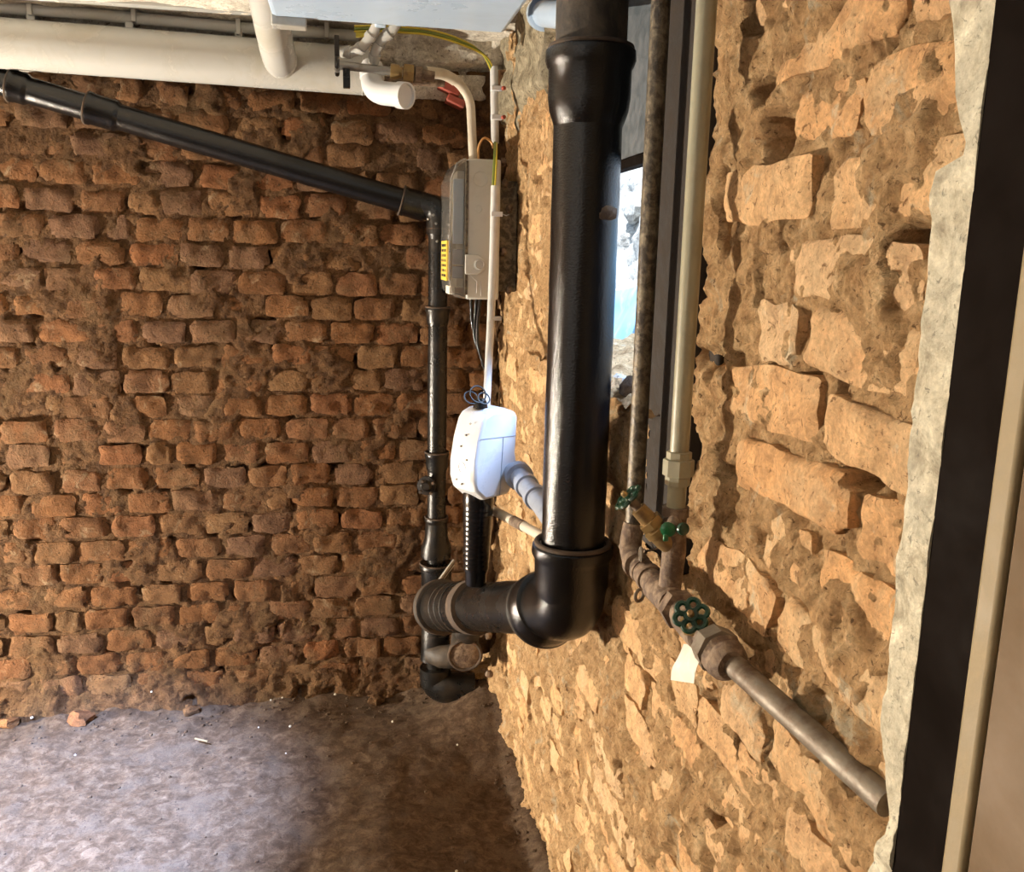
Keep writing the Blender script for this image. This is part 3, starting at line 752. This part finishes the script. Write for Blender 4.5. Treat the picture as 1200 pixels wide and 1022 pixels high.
M().lathe((q.x + .011, Y0 - .006, q.z), (0, -1, 0), [(0, .015), (.003, .015), (.004, .011), (.002, .010)], 24).build('lock_button', white_paint, eb)
q = P(563, 338, Y0)
M().tube([(q.x - .035, Y0 - .001, q.z + .04), (q.x - .010, Y0 - .001, q.z + .018), (q.x - .010, Y0 - .001, q.z - .012)], .0018, 6).tube([(q.x + .002, Y0 - .001, q.z + .02), (q.x + .002, Y0 - .001, q.z - .02)], .0014, 6).build_split('moulded_line', conduit_m, eb)
# yellow sticker, printed marks
xl = xf - .0085
zc = P(523, 305, Y0).z
ys0, ys1 = Y0 + .03, Y0 + .17
stk = M().box((xl, ys0, zc - .055), (xl + .003, ys1, zc + .052)).build('yellow_sticker', yellow_m, eb)
rk = random.Random(5); mk = M()
for k in range(7):
    z = zc + .040 - k * .0135
    for c_ in range(5):
        y0 = ys0 + .022 + c_ * .022; mk.box((xl - .0006, y0, z - .004), (xl + .001, y0 + rk.uniform(.008, .018), z + .003))
mk.build('print', ink, stk, flat=True)
M().box((xf - .004, Y0 + .01, bot + .012), (xf + .012, Y0 + .09, bot + .034)).build('white_label', paper, eb, bevel=.002)
M().box((xc - .004, Y0 + .04, bot + .02), (W - .002, Y1 - .01, top - .05)).build('box_shadow_board', steel_dark, eb, bevel=.004)  # added dark board, stands in for the shadow beside the box
mb = M()
for px, py in ((590, 190), (597, 245), (590, 295), (596, 340), (592, 215)): mb.rock(P(px, py, 2.45), .009, .012, .012, px)
mb.build_split('fixing_lump', rust, eb)
# black cables below the box
for k, pp in enumerate(([(552, 350), (553, 380), (560, 400), (566, 425)], [(558, 350), (557, 375), (555, 395), (563, 415)], [(563, 350), (560, 372), (559, 402), (568, 432)])):
    o = M().tube(fillet([P(x, y, 2.60 - .01 * k) for x, y in pp], .03, 5), .0055, 10).build('black_cable', black, None)
    tag(o, ('black cable under the meter box, the one nearest the black stack', 'black cable under the meter box, middle one of the bundle', 'black cable under the meter box, lowest one beside the white conduit')[k], 'cable', 'black cables under the meter box')

# ------------------------------------------------------------------ white control head with black cylinder
ctl = thing('control_head', P(568, 530, 1.85), 'smooth white plastic control unit on a ribbed black cylinder beside the thick pipe', 'water filter')
rot = Matrix.Rotation(math.radians(32), 4, 'Z')
ctr = P(566, 530, 1.86)
mx = Matrix.Translation(ctr) @ rot
k = 1.86 / 1050 * 1.02
def q2(px, py): return ((px - 566) * k, (530 - py) * k)
# side outline in local XZ (x toward the wall)
out = [(-14, 50), (-4, 54), (22, 53), (33, 49), (36, 44), (35, 20), (34, 0), (36, -10), (36, -28), (32, -40), (24, -52), (-14, -54), (-28, -42), (-32, -30), (-32, -8), (-27, 20), (-19, 44)]
pr = [(x * k, -.040, z * k) for x, z in out]
secs = [(-.040, .90), (-.036, .97), (-.020, 1.0), (.03, 1.0), (.042, .96), (.046, .88)]
rg = [[mx @ V((x * s_, y_, z * s_ )) for x, _, z in pr] for y_, s_ in secs]
M().rings(rg).build('housing', white_pl, ctl, sharp=30, bevel=.003)
sm = M()
sm.tube([mx @ V((-24 * k, -.0405, 22 * k)), mx @ V((32 * k, -.0405, 20 * k))], .0007, 6)
sm.tube([mx @ V((12 * k, -.0405, 20 * k)), mx @ V((8 * k, -.0405, -50 * k))], .0007, 6)
sm.build_split('housing_seam', blue_grey, ctl)
pn = [(x, z) for x, z in ((-33, -8), (-33, -30), (-29, -40), (-28, 20))]
md = mx @ V((-31.5 * k, 0, -14 * k))
dd = (mx.to_3x3() @ V((-1, 0, .0))).normalized()
M().torus(md + dd * .001, dd, .011, .0012, 24, 6).build('display_ring', blue_grey, ctl)
M().lathe(md - dd * .002, dd, [(0, .010), (.0025, .010), (.0035, .006)], 20).build('display_button', white_pl, ctl)
dk = M()
for yy, zz in ((0, -34), (.018, -30), (-.014, -4), (.01, 10), (.0, 24), (-.01, 38)):
    xx = -32 if zz < -6 else -32 + (zz + 8) * .16
    dk.lathe(mx @ V(((xx + .5) * k, yy, zz * k)), dd, [(0, .0022), (.003, .0022)], 8)
dk.build_split('screw', steel_dark, ctl)
tc, bcn = P(561, 578, 1.86), P(557, 686, 1.85)
dc = (bcn - tc).normalized(); Lc = (bcn - tc).length
prof = [(-.02, .030), (0, .034), (.02, .034)]
t = .025
while t < Lc - .05:
    r0 = .034 - (t / Lc) * .008
    prof += [(t, r0), (t + .003, r0 - .0002), (t + .008, r0 - .0002), (t + .010, r0)]; t += .011
prof += [(Lc - .035, .0265), (Lc - .03, .024), (Lc - .004, .023), (Lc, .019)]
M().lathe(tc, dc, prof, 30).build('black_cylinder', matte_black, ctl, sharp=60)
# pipe connection of the head
ac = thing('grey_pipe_connection', P(615, 570, 1.75), 'bluish grey plastic elbow joining the white control unit behind the thick pipe', 'pipe fitting')
pts = fillet([P(592, 552, 1.86), P(606, 555, 1.84), P(640, 598, 1.60), P(660, 628, 1.50)], .05, 6)
M().tube(pts, .0205, 24).build('tube', blue_grey, ac)
for a, nm, r1 in ((.02, 'union_collar', .030), (.30, 'ring', .025), (.62, 'ring', .025)):
    p0, p1 = P(606, 555, 1.84), P(640, 598, 1.60); d = (p1 - p0).normalized()
    M().lathe(lerp(p0, p1, a), d, [(0, .020), (0, r1), (.022, r1), (.022, .020)], 24).build(nm, blue_grey, ac)
M().tube([P(606, 590, 1.86), P(640, 600, 1.62)], .012, 12).build('shadow_tube', black_dusty, ac) if False else None
tp = thing('thin_beige_pipe', P(606, 612, 1.75), 'thin beige pipe with a brown joint passing behind the thick pipe', 'pipe')
A, B = P(574, 596, 1.92), P(650, 636, 1.62)
M().tube([A, B], .0105, 16).build('tube', beige_pl, tp)
d = (B - A).normalized(); M().lathe(lerp(A, B, .40), d, [(0, .0105), (0, .0118), (.05, .0118), (.05, .0105)], 16).build('joint', rust, tp)
# coil of black wire on top
cw = thing('wire_coil', P(562, 468, 1.84), 'small tangled coil of black wire on top of the white control unit', 'wire')
for px, py, rr, tl in ((552, 466, .015, .9), (560, 462, .018, .5), (567, 467, .013, .7)):
    M().torus(P(px, py, 1.84), (.3, -1, tl), rr, .0018, 22, 6).build('loop', ink, cw)
M().lathe(P(563, 478, 1.86), (0, 0, 1), [(0, .016), (.012, .014), (.020, .010)], 14).build('cable_gland', black_dusty, cw)

# ------------------------------------------------------------------ vertical pipes on the right wall
op = thing('olive_vertical_pipe', (.430, 1.083, 1.1), 'grey-olive painted water pipe with union nut running down the bright brick wall', 'pipe')
ox, oy = .428, 1.083
def oz(py): return PX(790, py, ox).z
M().tube([(ox, oy, 2.06), (ox, oy, 1.6), (ox, oy, oz(600))], .0125, 24, wob=.0005).build('tube', olive, op)
z = oz(525)
M().lathe((ox, oy, z), (0, 0, -1), [(0, .0125), (.001, .0165), (.010, .0165), (.011, .020), (.013, .0205), (.032, .0205), (.034, .0165), (.045, .0165), (.046, .0125)], 8, twist=.3).build('union_nut', olive, op, sharp=20)
dpv = thing('dark_vertical_pipe', (.44, 1.285, 1.0), 'mottled dark steel pipe standing against the dark strip that stands for its shadow', 'pipe')
kx, ky = .436, 1.272
M().tube([(kx, ky, 2.06), (kx, ky, 1.5), (kx, ky, 1.02)], .0135, 24, wob=.0008).build('tube', steel_dark, dpv)
o = M()
zz = PX(745, 655, kx).z + .01
o.torus((kx, ky, zz), (.2, 0, 1), .021, .0022, 22, 6).tube([(kx + .02, ky - .01, zz), (kx + .03, ky - .03, zz + .01), (kx + .03, ky - .02, zz + .04)], .002, 6)
o.build('tie_wire', rust, dpv)

# ------------------------------------------------------------------ pipe run along the wall with valves
hr = thing('rusty_pipe_run', (.425, .95, .98), 'horizontal pipe run of rusty fittings and galvanised pipe along the bright wall', 'pipe')
hx, hz = .425, .982
_e = PX(1042, 942, .468)
pts = fillet([(kx, ky, 1.03), (hx + .004, ky - .004, hz + .0), (hx, 1.13, hz)], .03, 8)
M().tube(pts, [.0165] * len(pts), 20, wob=.0015).build('corner_elbow', rust, hr)
M().tube([(hx, 1.20, hz), (hx, 1.10, hz), (hx, 1.00, hz)], .0175, 20, wob=.002).build('fitting_tube', rust, hr)
for y0, w2, r1 in ((1.225, .014, .0205), (1.195, .010, .019), (1.165, .012, .0205)):
    M().lathe((hx, y0, hz), (0, -1, 0), [(0, .017), (0, r1), (w2, r1), (w2, .017)], 22, wob=.0015).build('band', rust, hr)
M().tube([(hx, 1.13, hz), (hx, 1.06, hz)], .0215, 20, wob=.002).build('tee_body', rust, hr)
M().lathe((hx, 1.055, hz), (0, -1, 0), [(0, .018), (.001, .026), (.018, .026), (.02, .018)], 6).build('hex_nut', rust, hr, flat=True)
M().lathe((hx, 1.03, hz), (0, -1, 0), [(0, .016), (.01, .021), (.05, .022), (.07, .021), (.075, .016)], 22, wob=.001).build('valve_body', rust, hr)
M().lathe((hx, .935, hz), (0, -1, 0), [(0, .018), (.001, .027), (.024, .028), (.026, .020)], 8).build('union_nut', galv, hr, flat=True)
M().lathe((hx, .908, hz + .001), (0, -1, 0), [(0, .020), (.003, .0245), (.010, .0215), (.014, .0235), (.024, .0225), (.032, .0165)], 20, wob=.005).build('union_ring', rust, hr)
M().tube([(hx, .96, hz), (hx, .885, hz + .001)], .0165, 18, wob=.001).build('nipple', rust, hr)
M().tube([(hx, .90, hz + .001), tuple(V((hx, .90, hz + .001)).lerp(_e, .5)), tuple(_e)], .0135, 24, wob=.0006).build('galvanised_tube', galv, hr)
sc_ = M()
sc_.torus((hx - .006, 1.185, hz + .028), (1, -.2, 0), .009, .0026, 16, 6); sc_.torus((hx - .012, 1.165, hz - .027), (.6, -1, 0), .009, .0026, 16, 6)
sc_.build_split('clamp_lug', galv, hr)
# riser from tee to olive pipe
rs = thing('rusty_riser', (ox, oy, 1.0), 'short rust-flaked riser with brass tee carrying the tap valves', 'pipe fitting')
M().tube([(ox, oy, oz(596)), (ox, oy, 1.05), (ox - .002, oy + .003, hz)], .0155, 20, wob=.003).build('riser_tube', rust, rs)
M().lathe((ox, oy, oz(592)), (0, 0, -1), [(0, .0125), (.0, .0175), (.012, .018), (.014, .0155)], 20, wob=.001).build('upper_collar', rust, rs)
def wheel(c, nrm, Rr, mat, parent, name='handwheel', hub=None, r=.0032):
    c = V(c); d, u, w2 = frame(nrm); m_ = M()
    for k in range(6):
        a = 2 * PI * k / 6 + .5; q = c + (u * math.cos(a) + w2 * math.sin(a)) * Rr * .62
        m_.torus(q, nrm, Rr * .33, r, 16, 6)
    m_.lathe(c - d * .004, d, [(0, Rr * .38), (.008, Rr * .36)], 16)
    o = m_.build(name, mat, parent)
    M().lathe(c + d * .003, d, [(0, .0045), (.006, .0045), (.008, .003)], 8).build('wheel_nut', brass, o)
    return o
# valve A: pointing up and away from the wall
va = thing('angled_tap_valve', P(755, 600, 1.09), 'tilted brass tap with dark green handwheel beside the dark vertical pipe', 'valve')
A = V((ox, oy, PX(779, 632, ox).z)); B = P(736, 583, 1.10)
d = (B - A).normalized(); L = (B - A).length
M().lathe(A, d, [(0, .014), (.015, .0165), (.028, .0165), (.028, .019), (.036, .019), (.036, .013), (L * .78, .011)], 18, wob=.0008).build('tap_body', brass, va)
M().lathe(A + d * .040, d, [(0, .0165), (.0, .0175), (.010, .0175), (.010, .013)], 6).build('gland_nut', brass, va, flat=True)
M().lathe(A + d * L * .7, d, [(0, .006), (L * .3, .006)], 10).build('stem', rust, va)
wheel(B, (d + V((-.4, 0, .3))).normalized(), .021, green, va)
# valve B: small bright green cap facing out
vb = thing('small_green_valve', P(788, 620, 1.06), 'small bright green valve knob on the riser below the union nut', 'valve')
c0 = P(788, 621, 1.045); d = V((.05, -1, .12)).normalized()
A = V((ox, oy, c0.z + .005))
M().lathe(A, (c0 - A), [(0, .010), ((c0 - A).length, .009)], 14).build('stem', rust, vb)
o = M().lathe(c0 + V((-.004, .006, 0)), V((-.35, -1, .1)), [(0, .006), (.002, .0095), (.007, .010), (.009, .006)], 12).build('knob', green_l, vb)
M().box(tuple(c0 + V((-.012, -.003, -.015))), tuple(c0 + V((-.005, .003, -.004)))).build('knob_tab', green_l, vb, bevel=.002)
M().lathe(c0 + V((.010, -.004, .003)), V((.2, -1, .1)), [(0, .006), (.003, .0085), (.007, .008), (.009, .004)], 14).build('dark_cap', green, vb)
# valve C: wheel toward the viewer
vc = thing('stop_valve', P(810, 725, .98), 'stop valve with dark green six-lobed handwheel on the horizontal pipe run', 'valve')
B = P(810, 721, .962); A = V((hx, .975, hz)); d = (B - A).normalized(); L = (B - A).length
M().lathe(A, d, [(0, .016), (L * .35, .016), (L * .35, .019), (L * .6, .019), (L * .6, .010), (L, .007)], 16, wob=.0008).build('bonnet', brass, vc)
wheel(B, (d * .6 + V((-.3, -.75, .45)) * .9).normalized(), .0215, green, vc, r=.0034)
q = P(815, 746, .955); M().lathe(q + V((.01, .015, .004)), V((-.5, -.7, -.3)), [(0, .011), (.012, .0115), (.018, .010), (.020, .004)], 16, wob=.001).build('drain_cap', brass, vc)
# paper tag
pt_ = thing('paper_tag', P(805, 778, .94), 'curled white paper tag hanging from the stop valve', 'tag')
L0, R0 = [PX(801, 755, .412), PX(795, 770, .402), PX(787, 783, .398), PX(786, 797, .402)], [PX(828, 757, .414), PX(821, 771, .404), PX(815, 785, .400), PX(813, 801, .404)]
lf, rf = fillet(L0, .02, 5), fillet(R0, .02, 5)
pm = M(); n = len(lf)
off = V((.0008, .0008, 0))
pm.add(lf + rf, [(i, i + 1, n + i + 1, n + i) for i in range(n - 1)]); pm.add([p + off for p in lf + rf], [(n + i, n + i + 1, i + 1, i) for i in range(n - 1)])
pm.build('sheet', paper, pt_)
M().tube([P(812, 756, .945), V((hx - .01, .96, hz - .012))], .001, 6).build('tie', rust, pt_)

# white stub pipe at the head of the right wall
ws = thing('white_stub_pipe', PX(650, 15, W - .02), 'bright white painted stub pipe coming through the wall head beside the thick pipe', 'pipe')
A = PX(640, 16, W - .03); B = A + V((-.02, -.22, .0))
A = PX(636, 16, W - .02)
M().tube([A, PX(700, 17, W - .06)], .028, 26).build('tube', daylit_white, ws)
d = (PX(700, 17, W - .06) - A).normalized(); M().lathe(A - d * .01, d, [(0, .028), (0, .036), (.03, .037), (.034, .029)], 26, wob=.002).build('collar', daylit_white, ws)

# ------------------------------------------------------------------ outside the window
ground = M().box((W + .33, -1, 0.6), (4, 6, 0.95)).build('outside_ground', rubble_m, None, flat=True); ground.name = 'ground'; structure(ground)
rk = random.Random(4)
bank = thing('rubble_bank', (1.7, 3.2, 1.0), 'bright sunlit rubble bank seen outside through the window gap', 'rubble')
bb = M()
def bk(u, v):
    y = .9 + u * 4.6; z = .9 + v * 1.5; p = V((0, y, z))
    return (1.25 + v * .55 - .10 * fbm(p * 4, 4) + .03 * fbm(p * 18, 3), y, z)
o = grid('earth_face', 0, 1, 0, 1, .009, bk, rubble_m, bank, flip=True, stepv=.022)
o.location = -bank.location
for i in range(26):
    y = rk.uniform(1.6, 5); v = rk.uniform(0, .9); x = 1.25 + v * .55
    bb = M().rock((x - .02, y, .95 + v * 1.45), .05, rk.uniform(.05, .12), rk.uniform(.04, .08), i, 9, 6, .5)
    bb.build('stone', rubble_m, bank, sharp=25)
tp_ = thing('blue_tarpaulin', (1.1, 3.2, 1.0), 'pale blue plastic sheet slanting across the rubble outside the window', 'sheet')
def tf(u, v):
    y = 1.5 + u * 3.2; x = 1.05 + .03 * math.sin(y * 9) + v * .12 + .02 * fbm(V((y * 4, v * 3, 0)), 3)
    ztop = 1.28 + (y - 3.1) * -.0
    return (x, y, 1.02 + v * (.30 + (3.6 - y) * .12))
o = grid('sheet', 0, 1, 0, 1, .02, tf, tarp_m, tp_, flip=True, stepv=.08); o.location = -tp_.location
# loose stones on the window sill
for i, (px, py, s_) in enumerate(((727, 470, .020), (741, 476, .022), (737, 455, .015))):
    q = PX(px, py, W + .02)
    o = M().rock((q.x, q.y, WZ0 + .018), s_, s_ * 1.3, s_, 20 + i, 10, 7, .55).build('sill_stone', (rubble_m, rust, rubble_m)[i], None)
    tag(o, ('pale broken stone on the window sill next to the thick pipe', 'dark broken stone on the window sill next to the dark pipe', 'small pale stone at the back of the window sill')[i], 'stone', 'stones on the window sill')

# ------------------------------------------------------------------ loose stones, pebbles and debris on the floor
rk = random.Random(9)
def floor_z(x, y): return fl(x, y)[2]
def gp(px, py):
    r = ray(px, py); p = V((0, 0, H)) + r * (-H / r.z); return p
pts = [(319, 823), (332, 824), (303, 855), (340, 853), (335, 884), (536, 875), (535, 1014), (88, 883), (42, 843), (460, 848), (393, 819), (188, 818)]
_pl = ('white pebble on the floor at the wall foot, under the middle of the sloping pipe', 'second white pebble by the wall foot, just beside the first one', 'white pebble standing alone a little out from the wall foot',
       'white pebble on the floor below the pair at the wall foot', 'white pebble farthest out on the middle floor', 'white pebble on the dark floor in front of the stack foot', 'white pebble nearest the bottom edge beside the bright wall',
       'white pebble in the pale patch of floor', 'larger white pebble by the brick lump at the far left', 'larger white pebble left of the waste stack foot', 'larger white pebble close against the wall base before the stack', 'white pebble at the wall foot beside the dark mortar lump')
for i, (px, py) in enumerate(pts):
    p = gp(px, py); s_ = rk.uniform(.0025, .0042) * (1.5 if i in (8, 10) else 1)
    o = M().rock((p.x, min(p.y, D - .03), floor_z(p.x, p.y) + s_ * .5), s_, s_ * 1.2, s_ * .8, i, 7, 5).build('white_pebble', pebble_m, None)
    tag(o, _pl[i], 'pebble', 'white pebbles scattered on the earth floor')
gv = M()
for i in range(620):
    if rk.random() < .45: x = rk.uniform(-1.2, .44); y = D - abs(rk.gauss(0, .07)) - .015
    elif rk.random() < .4: y = rk.uniform(1.8, 2.7); x = W - abs(rk.gauss(0, .06)) - .01
    else: x = rk.uniform(-1.1, .44); y = rk.uniform(1.7, 2.7)
    s_ = rk.choice((.0015, .002, .002, .003, .005))
    gv.rock((x, y, floor_z(x, y) + s_ * .3), s_, s_ * rk.uniform(.8, 1.5), s_ * .8, i, 6, 4)
o = gv.build('gravel', dirt, None); tag(o, 'fine earth crumbs and gravel strewn over the floor and wall base', 'gravel', kind='stuff')
for i, (px, py, s_, mt, lb) in enumerate(((98, 842, .028, brick_dim, 'fallen brick lump at the foot of the dim wall below the dark crack'), (30, 826, .022, brick_dim, 'small brick lump against the dim wall near the photo edge'), (232, 815, .020, mortar_dim, 'brown mortar lump at the foot of the dim wall'),
                                       (440, 812, .020, mortar_dim, 'brown mortar lump near the waste stack'), (532, 818, .030, mortar_dim, 'earth clod heaped under the stack foot'), (566, 822, .034, mortar_lit, 'pale mortar clod in the corner between the walls'))):
    p = gp(px, py); p.y = min(p.y, D - .04)
    o = M().rock((p.x, p.y, floor_z(p.x, p.y) + s_ * .35), s_ * 1.3, s_, s_ * .8, 40 + i, 12, 8, .6).build('rubble_lump', mt, None)
    tag(o, lb, 'rubble', 'rubble lumps along the wall base')
o = M().box((-.022, -.002, 0), (.022, .002, .003), Matrix.Translation(gp(236, 872) + V((0, 0, .012))) @ Matrix.Rotation(-.5, 4, 'Z')).build('wood_splinter', trim_m, None)
tag(o, 'pale wood splinter on the floor near the dim wall', 'splinter')
